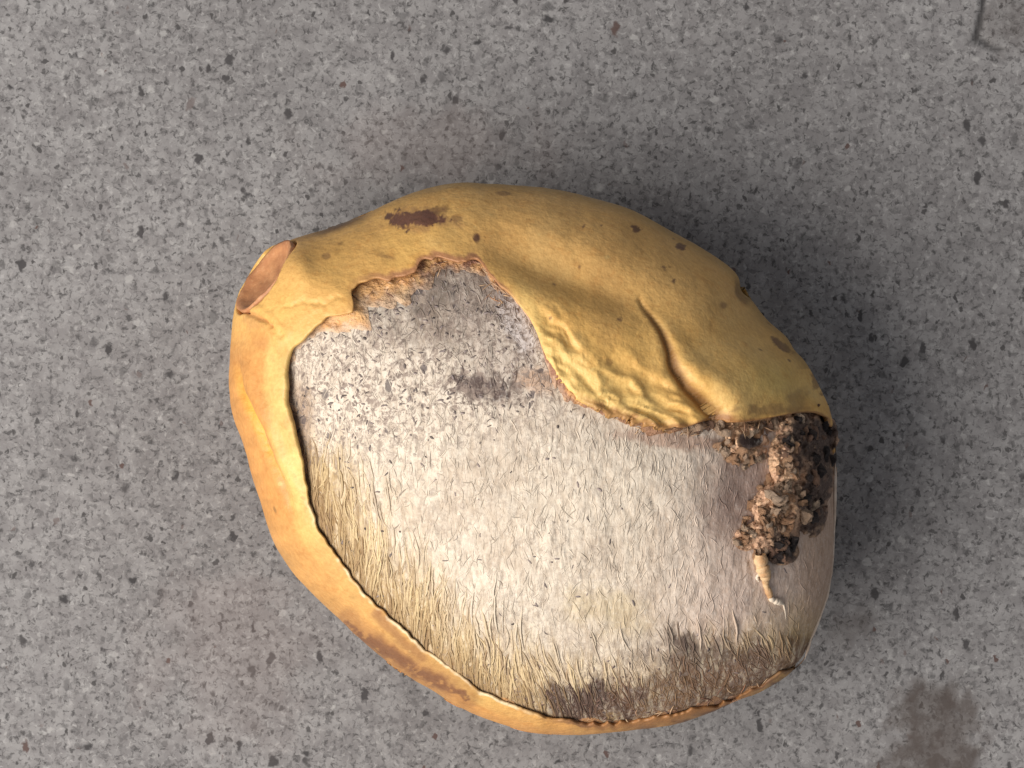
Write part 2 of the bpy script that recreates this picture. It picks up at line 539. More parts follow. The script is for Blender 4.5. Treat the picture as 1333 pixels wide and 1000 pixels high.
def peel_tint(px, py, ed, th, top):
    Y, YP = np.array([0.73, 0.435, 0.13]), np.array([0.78, 0.525, 0.20])
    c = np.broadcast_to(Y, px.shape + (3,)).copy()
    f = fbm(px / 80, py / 80, 0, 71, 4)
    c = mix(c, (0.66, 0.38, 0.12), sm(0.0, 0.5, f) * 0.7)
    c = mix(c, YP, sm(0.0, 0.5, -f) * 0.55)
    # tawnier along the upper crest: partly skin tone, partly shading painted in
    c = mix(c, (0.63, 0.375, 0.135), (1 - sm(285, 420, py - 0.25 * (px - 640))) * sm(500, 680, px) * 0.75)
    c = mix(c, (0.70, 0.52, 0.15), np.exp(-((px - 1010) / 50) ** 2 - ((py - 500) / 30) ** 2) * 0.5)
    # left strip: orange outside, paler yellow along the inner ledge
    left = (1 - sm(395, 470, px - 0.35 * np.maximum(py - 640, 0))) * sm(400, 470, py)
    left = np.maximum(left, sm(640, 720, py) * (1 - sm(760, 900, px)))
    out = left * sm(22, 44, ed + 7 * fbm(px / 30, py / 30, 0, 74))
    c = mix(c, (0.60, 0.285, 0.085), out * 0.95)
    c = mix(c, (0.64, 0.445, 0.15), left * (1 - sm(18, 40, ed)) * 0.8)
    low = sm(640, 760, py) * (1 - sm(560, 640, px))
    c = mix(c, (0.59, 0.325, 0.11), low * 0.8)
    mot = fbm(px / 16, py / 16, 0, 300, 4, 0.6)
    c = c * (1 + 0.22 * mot * np.maximum(left, 0.35))[..., None]
    c = mix(c, (0.50, 0.22, 0.075), left * sm(0.12, 0.45, fbm(px / 34, py / 60, 0, 301, 4)) * 0.55)
    c = mix(c, (0.70, 0.36, 0.11), sm(880, 940, py) * sm(560, 650, px) * 0.8)
    # russet where it dries out towards the right end of the underside
    c = mix(c, (0.165, 0.08, 0.045), sm(740, 880, px) * sm(800, 860, py) * np.clip(0.75 + 0.7 * fbm(px / 26, py / 14, 0, 75, 4, 0.6), 0, 1))
    c = mix(c, (0.18, 0.085, 0.05), sm(690, 760, px) * sm(850, 900, py) * (1 - sm(2, 9, ed + 5 * fbm(px / 12, py / 12, 0, 320, 3))) * 0.85)
    # torn edge
    tornup = (1 - sm(640, 700, px)) * (1 - sm(430, 470, py))
    rag = ed + 6 * fbm(px / 11, py / 11, 0, 76)
    c = mix(c, (0.36, 0.16, 0.085), tornup * (1 - sm(3, 12, rag)) * sm(430, 520, px) * 0.85)
    c = mix(c, (0.36, 0.17, 0.06), sm(735, 790, px) * top * (1 - sm(6, 24, rag + 7 * fbm(px / 20, py / 8, 0, 77))) * (1 - sm(960, 1010, px)) * 0.9)
    lip = sm(-0.35, 0.15, fbm(px / 22, py / 22, 0, 302, 3)) * (1 - sm(1.0, 4.0, ed + 3 * fbm(px / 8, py / 8, 0, 78))) * sm(640, 690, py) * (1 - sm(650, 720, px))
    c = mix(c, (0.80, 0.66, 0.42), lip * 0.9)
    c = mix(c, (0.78, 0.54, 0.19), sm(655, 700, px) * (1 - sm(840, 920, px)) * (1 - sm(20, 75, ed)) * (1 - sm(580, 620, py)) * top * 0.75)
    c = mix(c, (0.36, 0.17, 0.06), sm(735, 790, px) * top * (1 - sm(3, 13, rag)) * (1 - sm(580, 620, py)) * 0.8)
    # crease
    q, p, _ = seg_dist(px, py, CRACK)
    c = mix(c, (0.30, 0.135, 0.035), top * (1 - sm(1.5 + 4 * p, 5 + 8 * p, q)) * sm(0.0, 0.2, p) * 0.9)
    q, p, _ = seg_dist(px, py, [(306, 470), (316, 512), (334, 548), (350, 588), (368, 628)])
    c = mix(c, (0.72, 0.38, 0.05), (1 - sm(2, 9, q)) * np.sin(np.clip(p, 0, 1) * np.pi) * 0.8)
    q, p, _ = seg_dist(px, py + 9 * fbm(px / 13, py / 13, 0, 63, 4, 0.6), [(322, 405), (335, 412), (350, 422), (366, 436)])
    c = mix(c, (0.46, 0.20, 0.07), (1 - sm(1.0, 4.0, q)) * sm(-0.2, 0.3, fbm(px / 8, py / 8, 0, 64)) * 0.7)
    c = mix(c, (0.55, 0.29, 0.10), blob(px, py, 328, 418, 14, 12, 20, 0.5, 8, 79, 0.5) * 0.7)
    # bruises and scars
    B = np.array([0.105, 0.045, 0.033])
    def spot(c, x, y, rx, ry, rot, k, s, rough=0.4, sc=14, soft=0.3, col=B):
        return mix(c, col, blob(px, py, x, y, rx, ry, rot, rough, sc, s, soft) * k * top)
    c = spot(c, 541, 285, 34, 8, -3, 0.98, 81, 0.75, 10, 0.16)
    c = spot(c, 518, 285, 15, 11, 25, 0.95, 101, 0.8, 9, 0.16)
    c = mix(c, (0.22, 0.10, 0.06), blob(px, py, 541, 284, 42, 15, -3, 0.6, 12, 310, 0.4) * 0.45)
    c = spot(c, 566, 277, 16, 6, -22, 0.6, 82)
    c = spot(c, 594, 282, 7, 4, 0, 0.5, 83)
    c = spot(c, 620, 304, 4, 5, 0, 0.9, 84)
    c = spot(c, 655, 252, 12, 2.5, 3, 0.55, 85)
    c = spot(c, 424, 333, 5, 4, 0, 0.5, 86)
    c = spot(c, 505, 334, 10, 3, 10, 0.4, 87)
    c = spot(c, 827, 299, 7, 4, 20, 0.85, 88, 0.7, 6)
    c = spot(c, 886, 320, 5, 3.5, 20, 0.9, 89, 0.7, 6)
    c = spot(c, 942, 398, 5, 5, 0, 0.5, 90)
    c = spot(c, 1018, 448, 17, 3.5, 32, 0.8, 91, 0.7, 8)
    c = spot(c, 1062, 490, 6, 18, -20, 0.6, 92, 0.8, 9)
    c = spot(c, 1040, 520, 16, 16, 0, 0.35, 93, 0.6)
    c = spot(c, 968, 380, 8, 16, -25, 0.6, 94)
    c = spot(c, 1000, 535, 40, 8, 0, 0.45, 95, 0.6)
    for k in range(14):
        x, y = 700 + 350 * random.random(), 270 + 230 * random.random()
        c = spot(c, x, y, 1.5 + 2.2 * random.random(), 1.2 + 1.6 * random.random(), 40, 0.75, 200 + k, 0.5, 6)
    # dark dried skin along the top left outline
    t = t_of(px, py)
    c = mix(c, (0.10, 0.055, 0.035), sm(0.965, 0.995, t) * np.exp(-((px - 440) / 45) ** 2) * (py < 330) * 0.9)
    c = mix(c, (0.33, 0.22, 0.08), sm(0.95, 1.0, t) * sm(480, 560, px) * (py < 480) * 0.6)  # olive-brown upper outline, part skin tone, part shading put into the colour
    # long bruise on the lower left strip
    q, p, _ = seg_dist(px + 5 * fbm(px / 18, py / 18, 0, 96), py + 6 * fbm(px / 16, py / 16, 0, 97), [(452, 812), (490, 842), (530, 868), (575, 892), (606, 906)])
    k = (1 - sm(3, 5 + 10 * np.sin(np.clip(p, 0, 1) * np.pi), q))
    k = k * sm(-0.6, -0.1, fbm(px / 14, py / 9, 0, 313, 4, 0.65))
    c = mix(c, (0.105, 0.048, 0.036), k * 0.95)
    c = mix(c, (0.33, 0.15, 0.06), (1 - sm(8, 24, q)) * 0.5)
    q, p, _ = seg_dist(px + 4 * fbm(px / 12, py / 12, 0, 98), py + 3 * fbm(px / 10, py / 10, 0, 99), [(490, 802), (525, 838), (548, 858)])
    c = mix(c, (0.30, 0.14, 0.06), (1 - sm(2, 10, q)) * 0.7)
    return c

def build_peel():
    NC = 1500
    th = np.arange(NC) / NC * 2 * np.pi
    ro = RO(th)
    base_e = RE(th)
    ex, ey = O[0] + base_e * np.cos(th), O[1] + base_e * np.sin(th)
    rag_amt = 1.7 + 3.0 * (sm(430, 480, ex) * (1 - sm(640, 680, ex)) * (ey < 450)) + 3.5 * (sm(770, 830, ex) * (ey < 600)) + 2.5 * (sm(930, 960, ex) * (ey < 600)) + 1.6 * (sm(700, 760, ex) * (ey > 850))
    base_e = base_e + 4 * fbm(ex / 45, ey / 45, 0, 46, 2) * (sm(700, 760, ex) * (ey > 850)) + rag_amt * (fbm(ex / 9, ey / 9, 0, 45, 4, 0.65) * 2.0)
    over = base_e >= ro - 1.0
    we = np.where(over, 1.0, 2 / np.pi * np.arcsin(np.clip(base_e / ro, 0, 1)))
    # where the torn edge drops past the widest part, let it sink a little underneath
    we = np.where(over, 1.0 + np.clip((base_e - ro) / 60.0, 0.0, 0.25) + 0.02, we)
    k = np.arange(-9, 10)
    kw = np.exp(-0.5 * (k / 2.0) ** 2)
    kw /= kw.sum()
    we = np.convolve(np.r_[we[-9:], we, we[:9]], kw, 'same')[9:-9]
    NR = 190
    u = np.linspace(0, 1, NR)
    u = u ** 1.25
    W = we[None, :] + (1.93 - we[None, :]) * u[:, None]
    rho = ro[None, :] * np.where(W <= 1, np.sin(W * np.pi / 2), np.sin(np.clip(2 - W, 0, 1) * np.pi / 2))
    px = O[0] + rho * np.cos(th)[None, :]
    py = O[1] + rho * np.sin(th)[None, :]
    topm = W <= 1
    z = np.where(topm, top_z(px, py), bot_z(px, py))
    P = np.stack([px, -py, z], -1)
    seg = np.linalg.norm(np.diff(P, axis=0), axis=-1)
    ed = np.vstack([np.zeros((1, NC)), np.cumsum(seg, 0)])
    N = grid_normals(P)
    if N[NR // 3, :, 2].mean() < 0:
        N = -N
    # make sure the normals point away from the heart of the fruit
    away = P - np.array([C0[0], -C0[1], ZM])
    N = N * np.sign((N * away).sum(-1, keepdims=True) + 1e-9)
    top = sm(0.12, 0.5, N[..., 2])
    upper = np.where(topm, 1.0, 0.0)
    d = peel_shape(px, py, top, ed) * np.where(topm, 1.0, np.exp(-(W - 1) * 6))
    # lip: curls up a little at the lower left, sits tight elsewhere
    ll = (sm(600, 740, ey) * (1 - sm(600, 720, ex)))[None, :]
    d = d + (-3.0 * ll - 2.0 * (1 - ll)) * np.exp(-ed / 14.0)
    Q = P + N * d[..., None]
    rel = Q - SC_C
    e = np.hypot((rel @ SC_E1) / (SC_L * 1.04), (rel @ SC_E2) / (SC_L * 1.0))
    dep = rel @ SC_N
    Q = Q - SC_N * (np.clip(dep + 24, 0, None) * (1 - sm(0.90, 1.04, e)))[..., None]
    Q[..., 2] = np.maximum(Q[..., 2], 0.5)
    N2 = grid_normals(Q)
    N2 = N2 * np.sign((N2 * away).sum(-1, keepdims=True) + 1e-9)
    tint = peel_tint(px, py, ed, th[None, :], upper)
    # thickness: rounded rim and a short inner wall
    thick = ang_key([(376,452,8),(424,411,5),(540,345,4),(640,360,5),(700,430,10),(752,519,13),(860,557,10),(1000,545,8),(1088,620,4),
                     (1084,748,4),(1000,895,4),(800,950,5),(660,920,4),(550,851,3.5),(436,729,3.5),(391,606,6),(367,517,12)], O)(th)
    rim, rimc = [], []
    n0 = N2[0]
    tang = Q[0] - Q[3]
    tang /= np.linalg.norm(tang, axis=-1, keepdims=True) + 1e-9
    for a in np.linspace(0, math.pi, 8)[1:]:
        hh = thick / 2
        rim.append(Q[0] - n0 * (hh * (1 - math.cos(a)))[:, None] + tang * (hh * 0.75 * math.sin(a))[:, None])
        rimc.append(tint[0] * (1 - 0.06 * a))
    back = []
    backc = []
    for j in (6, 14, 26, 40):
        back.append(Q[j] - N2[j] * thick[:, None])
        backc.append(np.broadcast_to(np.array([0.62, 0.36, 0.12]), (NC, 3)))
    allP = np.stack(back[::-1] + rim[::-1] + list(Q))
    allC = np.stack(backc[::-1] + rimc[::-1] + list(tint))
    V = world_xyz(allP[..., 0], -allP[..., 1], np.maximum(allP[..., 2], 0.3))
    ob = new_obj('peel', V, grid_faces(len(allP), NC, True), peel_material(), mango, col=allC)
    return ob
peel = build_peel()
peel['label'] = 'yellow peel, bruised and wrinkled, torn open'

# ---- stalk scar at the upper left end
def build_scar():
    n = NT('stalk_scar')
    c = n.mixc(n.rng(n.noise(300, 4, 0.6), 0.3, 0.7), (0.50, 0.235, 0.10, 1), (0.36, 0.15, 0.065, 1))
    c = n.mixc(n.rng(n.noise(1400, 3, 0.6), 0.5, 0.75, 0, 0.4), c, (0.62, 0.36, 0.18, 1))
    mat = n.done(c, 0.5, n.bump(n.noise(500, 4, 0.6), 0.5, 0.0004), 0.4)
    NA, NRr = 96, 22
    a = np.arange(NA) / NA * 2 * np.pi
    rows = []
    for i in range(NRr):
        r = i / (NRr - 1)
        h = -13 * (1 - r ** 2.5) + 3.0 * math.exp(-((r - 0.9) / 0.1) ** 2)
        hh = h + 1.8 * fbm(np.cos(a) * r * 4, np.sin(a) * r * 2, 0, 66, 3)
        wob = 1 + 0.05 * fbm(np.cos(a) * 2, np.sin(a) * 2, 3, 67, 3)
        p = SC_C + np.outer(np.cos(a) * r * SC_L * wob, SC_E1) + np.outer(np.sin(a) * r * SC_L * 0.95 * wob, SC_E2) + np.outer(hh, SC_N)
        rows.append(p)
    rows.append(rows[-1] - SC_N * 5)
    rows.append(rows[-1] - SC_N * 26)
    P = np.stack(rows)
    new_obj('stalk_scar', world_xyz(P[..., 0], -P[..., 1], P[..., 2]), grid_faces(len(rows), NA, True), mat, peel)
build_scar()

# ---- stone
def stone_tint(px, py):
    c = np.broadcast_to(np.array([0.68, 0.588, 0.475]), px.shape + (3,)).copy()
    f = fbm(px / 60, py / 60, 0, 111, 4)
    c = mix(c, (0.57, 0.475, 0.375), sm(-0.05, 0.45, f) * 0.7)
    c = mix(c, (0.65, 0.57, 0.48), sm(640, 480, py) * 0.5)
    # pinkish brown towards the right
    c = mix(c, (0.56, 0.43, 0.36), sm(820, 1000, px + 0.2 * (py - 650)) * 0.85)
    c = mix(c, (0.47, 0.32, 0.225), sm(1020, 1060, px) * sm(590, 650, py) * 0.7)
    # grey, dirty field under the torn top edge
    c = mix(c, (0.33, 0.265, 0.215), blob(px, py, 585, 392, 92, 52, -12, 0.5, 34, 112, 0.5) * (0.8 + 0.5 * fbm(px / 18, py / 18, 0, 311, 3)))
    c = mix(c, (0.13, 0.10, 0.085), blob(px, py, 575, 385, 50, 26, -12, 0.9, 14, 312, 0.5) * 0.6)
    c = mix(c, (0.43, 0.36, 0.31), blob(px, py, 650, 440, 60, 70, 0, 0.4, 40, 113, 0.6) * 0.6)
    c = mix(c, (0.60, 0.54, 0.52), blob(px, py, 668, 415, 16, 55, -25, 0.3, 30, 114, 0.4) * 0.8)
    c = mix(c, (0.10, 0.07, 0.065), blob(px, py, 637, 503, 40, 17, 5, 0.8, 12, 115, 0.3) * 0.95)
    c = mix(c, (0.50, 0.34, 0.24), blob(px, py, 700, 496, 24, 18, 0, 0.4, 16, 116, 0.5) * 0.85)
    c = mix(c, (0.12, 0.065, 0.05), blob(px, py, 427, 617, 16, 6, 12, 0.5, 10, 117, 0.4) * 0.9)
    c = mix(c, (0.34, 0.235, 0.16), blob(px, py, 393, 560, 17, 75, -8, 0.4, 24, 118, 0.5) * 0.85)  # brown strip of shadow painted beside the left peel edge
    # golden brown, fibrous skirt along the lower left
    q, p, _ = seg_dist(px, py, [(405, 660), (430, 715), (472, 777), (520, 821), (550, 851), (595, 884), (661, 919), (718, 941), (800, 946), (930, 917), (1040, 868)])
    band = 1 - sm(15, 118, q + 26 * fbm(px / 12, py / 70, 0, 119, 3) + 14 * fbm(px / 50, py / 50, 0, 120))
    c = mix(c, (0.52, 0.375, 0.19), band * 0.92)
    c = mix(c, (0.33, 0.21, 0.10), (1 - sm(3, 50, q + 14 * fbm(px / 9, py / 40, 0, 121, 3))) * 0.75)
    c = mix(c, (0.46, 0.34, 0.15), blob(px, py, 800, 800, 60, 24, 20, 0.5, 30, 122, 0.7) * 0.45)
    # dark, rotten patches at the bottom
    c = mix(c, (0.10, 0.062, 0.05), blob(px, py, 772, 916, 76, 24, -4, 0.6, 20, 123, 0.4) * 0.97)
    c = mix(c, (0.125, 0.085, 0.066), blob(px, py, 930, 860, 78, 36, 4, 0.6, 26, 124, 0.5) * 0.85)
    c = mix(c, (0.12, 0.085, 0.07), blob(px, py, 886, 836, 26, 12, 12, 0.5, 14, 125, 0.4) * 0.8)
    c = mix(c, (0.20, 0.115, 0.07), blob(px, py, 915, 900, 140, 36, -14, 0.6, 26, 126, 0.5) * 0.85)
    c = mix(c, (0.22, 0.14, 0.10), blob(px, py, 1005, 862, 50, 20, -10, 0.5, 26, 127, 0.5) * 0.6)
    c = mix(c, (0.03, 0.02, 0.018), blob(px, py, 977, 573, 17, 10, 0, 0.3, 8, 321, 0.3))  # the hole: its inner darkness painted on in black
    # browner patch by the left side of the lump
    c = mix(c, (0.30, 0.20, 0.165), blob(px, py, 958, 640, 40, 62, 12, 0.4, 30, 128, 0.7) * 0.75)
    c = mix(c, (0.36, 0.20, 0.14), blob(px, py, 870, 572, 70, 10, 8, 0.5, 16, 129, 0.5) * 0.6)
    return c

def stone_material():
    n = NT('mango_stone_husk')
    c = n.attr('tint')
    st = n.mapping((1.0, 0.28, 0.6), (0, 0, 0.08))
    fib = n.noise(1500, 4, 0.6, n.vadd(st, n.noise(260, 2, out='Color'), (0.0012, 0.0004, 0)))
    fine = n.noise(1900, 3, 0.65)
    c = n.mixc(n.rng(fib, 0.58, 0.36, 0, 0.40), c, n.mixc(1.0, c, (0.55, 0.47, 0.40, 1), 'MULTIPLY'))
    c = n.mixc(n.rng(fine, 0.52, 0.75, 0, 0.5), c, n.mixc(0.6, c, (0.85, 0.80, 0.72, 1)))
    # golden streaks of matted fibre along the lower edge
    sk = n.attr('skirt', 'Fac')
    strk = n.noise(1250, 4, 0.6, n.vadd(n.mapping((1.0, 0.07, 0.25), (0, 0, 0.06)), n.noise(200, 2, out='Color'), (0.0010, 0.0001, 0)))
    c = n.mixc(n.math('MULTIPLY', n.rng(strk, 0.49, 0.38), n.math('MULTIPLY', sk, 0.8)), c, n.mixc(1.0, c, (0.46, 0.37, 0.27, 1), 'MULTIPLY'))
    c = n.mixc(n.math('MULTIPLY', n.rng(strk, 0.51, 0.62), n.math('MULTIPLY', sk, 0.6)), c, n.mixc(0.6, c, (0.82, 0.70, 0.50, 1)))
    # specks of mould
    md = n.attr('mould', 'Fac')
    blot = n.noise(900, 4, 0.7, dist=0.6)
    c = n.mixc(n.math('MULTIPLY', n.rng(blot, 0.52, 0.40), n.math('MULTIPLY', md, 0.85)), c, (0.27, 0.21, 0.175, 1))
    c = n.mixc(n.math('MULTIPLY', n.rng(n.noise(1300, 4, 0.7, dist=0.8), 0.47, 0.37), n.math('MULTIPLY', md, 0.85)), c, (0.17, 0.13, 0.11, 1))
    v2 = n.vadd(n.co, n.noise(1000, 2, out='Color'), (0.0012, 0.0012, 0))
    pit = None
    for sc, keep, hi, off in ((520, 0.5, 0.34, 0.0), (300, 0.7, 0.26, 9.0)):
        vo = n.voro(sc, n.mapping((1, 0.75, 1), (0, 0, 0.4), (off, off, 0), v2))
        r = n.sep(vo.outputs['Color'])
        k = n.math('MULTIPLY', n.rng(r[0], keep, 1.0, 0.0, hi, False), n.attr('mould', 'Fac'))
        f = n.math('MULTIPLY', n.rng(n.math('SUBTRACT', vo.outputs['Distance'], k), -0.10, 0.03, 1, 0), n.rng(k, 0.0, 0.08))
        c = n.mixc(n.math('MULTIPLY', f, 0.82), c, (0.105, 0.085, 0.085, 1))
        pit = f if pit is None else n.math('MAXIMUM', pit, f)
    h = n.math('SUBTRACT', n.math('ADD', n.math('MULTIPLY', fib, 1.1), n.math('MULTIPLY', fine, 0.5)), n.math('MULTIPLY', pit, 0.5))
    return n.done(c, 0.85, n.bump(h, 0.6, 0.0003), 0.2)

def mould_amount(px, py):
    m = 0.28 + 0.75 * (1 - sm(520, 640, py + 0.25 * (px - 500))) + 0.2 * fbm(px / 50, py / 50, 0, 131)
    m = m + 0.6 * blob(px, py, 637, 503, 50, 26, 5, 0.4, 20, 132, 0.5)
    m = m + 0.35 * sm(840, 900, py)
    return np.clip(m * (1 - 0.75 * sm(860, 960, px) * (1 - sm(800, 850, py))), 0, 1.1)

def build_stone():
    NC, NRr = 1300, 300
    th = np.arange(NC) / NC * 2 * np.pi
    mg = MARGIN(np.arctan2(O[1] + RO(th) * np.sin(th) - C0[1], O[0] + RO(th) * np.cos(th) - C0[0]))
    rr = RO(th) - mg - 0.3
    w = np.r_[0.00005, np.linspace(0.004, 1.5, NRr - 1)]
    rho = rr[None, :] * np.where(w <= 1, np.sin(w * np.pi / 2), np.sin((2 - w) * np.pi / 2))[:, None]
    px = O[0] + rho * np.cos(th)[None, :]
    py = O[1] + rho * np.sin(th)[None, :]
    zt = stone_z(px, py)
    # the underside turns in again, staying inside the peel
    zb = ZM - (HB - 40) * np.sqrt(np.clip(1 - (rho / rr[None, :]) ** 2.6, 0, 1))
    z = np.where((w <= 1)[:, None], np.maximum(zt, ZM), zb)
    P = np.stack([px, -py, z], -1)
    rel = P - SC_C
    e = np.hypot((rel @ SC_E1) / (SC_L * 1.1), (rel @ SC_E2) / (SC_L * 1.15))
    P = P - SC_N * (np.clip(rel @ SC_N + 44, 0, None) * (1 - sm(0.9, 1.3, e)))[..., None]
    V = world_xyz(P[..., 0], -P[..., 1], P[..., 2])
    tint = stone_tint(px, py)
    return new_obj('stone', V, grid_faces(NRr, NC, True), stone_material(), mango, col=tint, extra={'mould': mould_amount(px, py), 'skirt': (1 - sm(55, 125, seg_dist(px, py, SK)[0] + 26 * fbm(px / 12, py / 70, 0, 119, 3))) * (1 - sm(930, 990, px) * (1 - sm(810, 840, py)))})
stone = build_stone()
stone['label'] = 'pale fibrous mango stone speckled with grey mould'

# ---- torn flesh left between peel and stone
LEDGE = ang_key([(376,452,9),(390,442,10),(409,424,16),(424,411,28),(445,406,36),(457,402,34),(470,375,48),(500,362,52),(525,358,34),(550,336,32),
                 (575,330,24),(600,335,20),(622,332,30),(640,360,20),(662,378,9),(698,429,5),(708,458,10),(720,480,26),(735,500,24),(752,519,8),
                 (791,537,5),(820,546,9),(860,557,14),(899,556,13),(933,540,16),(975,550,24),(1010,545,16),(1060,540,10),(1092,580,0),(1096,700,-30),
                 (1054,866,-10),(990,893,6),(930,917,9),(870,931,9),(800,945,8),(718,938,7),(661,919,6),(620,903,8),(595,884,5),(550,851,3),(472,777,1),
                 (436,729,1),(409,690,3),(397,648,6),(391,606,8),(379,561,10),(367,517,11),(369,470,10)], O)

def build_flesh():
    n = NT('torn_flesh')
    c = n.attr('tint')
    a = n.noise(700, 5, 0.65)
    c = n.mixc(n.rng(a, 0.56, 0.36, 0, 0.45), c, n.mixc(1.0, c, (0.5, 0.4, 0.36, 1), 'MULTIPLY'))
    c = n.mixc(n.rng(n.noise(1500, 3, 0.6), 0.55, 0.75, 0, 0.5), c, (0.74, 0.52, 0.34, 1))
    mat = n.done(c, 0.6, n.bump(n.math('ADD', a, n.noise(1700, 3, 0.6)), 0.8, 0.0005), 0.35)
    NC = 1500
    th = np.arange(NC) / NC * 2 * np.pi
    re = np.minimum(RE(th), RO(th) * 0.995)
    ex, ey = O[0] + re * np.cos(th), O[1] + re * np.sin(th)
    led = LEDGE(th)
    led = led + np.clip(led, 0, 12) * 0.65 * fbm(ex / 17, ey / 17, 0, 141, 3, 0.5) * 1.8
    NRr = 40
    u = np.linspace(0, 1, NRr)
    inner, outer = re - led, np.minimum(re + 16, RO(th) * 0.998)
    inner = np.minimum(inner, outer - 1)
    rho = inner[None, :] + (outer - inner)[None, :] * u[:, None]
    px = O[0] + rho * np.cos(th)[None, :]
    py = O[1] + rho * np.sin(th)[None, :]
    k = np.clip((rho - inner[None, :]) / np.maximum(led, 2)[None, :], 0, 1.2)
    lift = 0.4 + 6.0 * k ** 1.1 + 2.6 * fbm(px / 10, py / 10, 0, 142, 4, 0.6) * np.clip(k * 3, 0, 1)
    zs = stone_z(px, py)
    zt = top_z(px, py) - 8
    z = np.minimum(zs + lift, np.maximum(zt, zs + 1.0))
    z[0] -= 3.0
    tint = np.broadcast_to(np.array([0.60, 0.31, 0.12]), px.shape + (3,)).copy()
    tint = mix(tint, (0.66, 0.40, 0.17), sm(0, 0.4, fbm(px / 24, py / 24, 0, 143)))
    tint = mix(tint, (0.27, 0.13, 0.095), sm(-0.25, 0.2, fbm(px / 13, py / 13, 0, 144)) * sm(520, 560, px) * 0.9)
    tint = mix(tint, (0.70, 0.40, 0.17), (1 - sm(500, 530, px)) * sm(400, 430, px) * (py < 420) * 0.8)
    tint = mix(tint, (0.36, 0.22, 0.15), (1 - sm(400, 430, px)) * 0.75)  # left ledge browned to carry the shadow strip between peel and stone
    tint = mix(tint, (0.34, 0.19, 0.105), sm(700, 800, px) * 0.7)
    tint = mix(tint, (0.50, 0.33, 0.19), sm(880, 960, px) * (py < 640) * 0.5)
    fade = (1 - sm(0.0, 0.75, k + 0.35 * fbm(px / 9, py / 9, 0, 145, 3))) * (1 - sm(700, 760, px))
    tint = mix(tint, stone_tint(px, py) * np.array([0.95, 0.82, 0.70]), fade * 0.85)
    new_obj('torn_flesh', world_xyz(px, py, z), grid_faces(NRr, NC, True), mat, mango, col=tint)
build_flesh()

# ---- fibres lying on the stone
def tube_batch(paths, radii, cols, sides=3, flat=1.0):
    """paths: (n, k, 3) in plan units; radii (n, k); one colour each"""
    n, k, _ = paths.shape
    t = np.gradient(paths, axis=1)
    t /= np.linalg.norm(t, axis=-1, keepdims=True) + 1e-9
    up = np.array([0, 0, 1.0])
    s1 = np.cross(t, up)
    s1 /= np.linalg.norm(s1, axis=-1, keepdims=True) + 1e-9
    s2 = np.cross(s1, t)
    ring = []
    for j in range(sides):
        a = 2 * math.pi * j / sides + math.pi / 2
        ring.append(paths + (s1 * math.cos(a) + s2 * (math.sin(a) * flat)) * radii[..., None])
    V = np.stack(ring, 2)                      # n,k,sides,3
    idx = np.arange(n * k * sides).reshape(n, k, sides)
    a, b = idx[:, :-1], idx[:, 1:]
    a2, b2 = np.roll(a, -1, 2), np.roll(b, -1, 2)
    F = np.stack([a, a2, b2, b], -1).reshape(-1, 4)
    C = np.broadcast_to(cols[:, None, None, :], V.shape)
    return V.reshape(-1, 3), F, C.reshape(-1, 3)

def fibre_material(name, rough=0.8):
    n = NT(name)
    c = n.attr('tint')
    c = n.mixc(n.rng(n.noise(2200, 2, 0.6), 0.35, 0.7, 0, 0.35), c, n.mixc(1.0, c, (0.62, 0.55, 0.5, 1), 'MULTIPLY'))
    return n.done(c, rough, None, 0.25)


def in_open(px, py, inset):
    dx, dy = px - O[0], py - O[1]
    th = np.arctan2(dy, dx)
    return np.hypot(dx, dy) < np.minimum(RE(th), RO(th) - 3) - inset

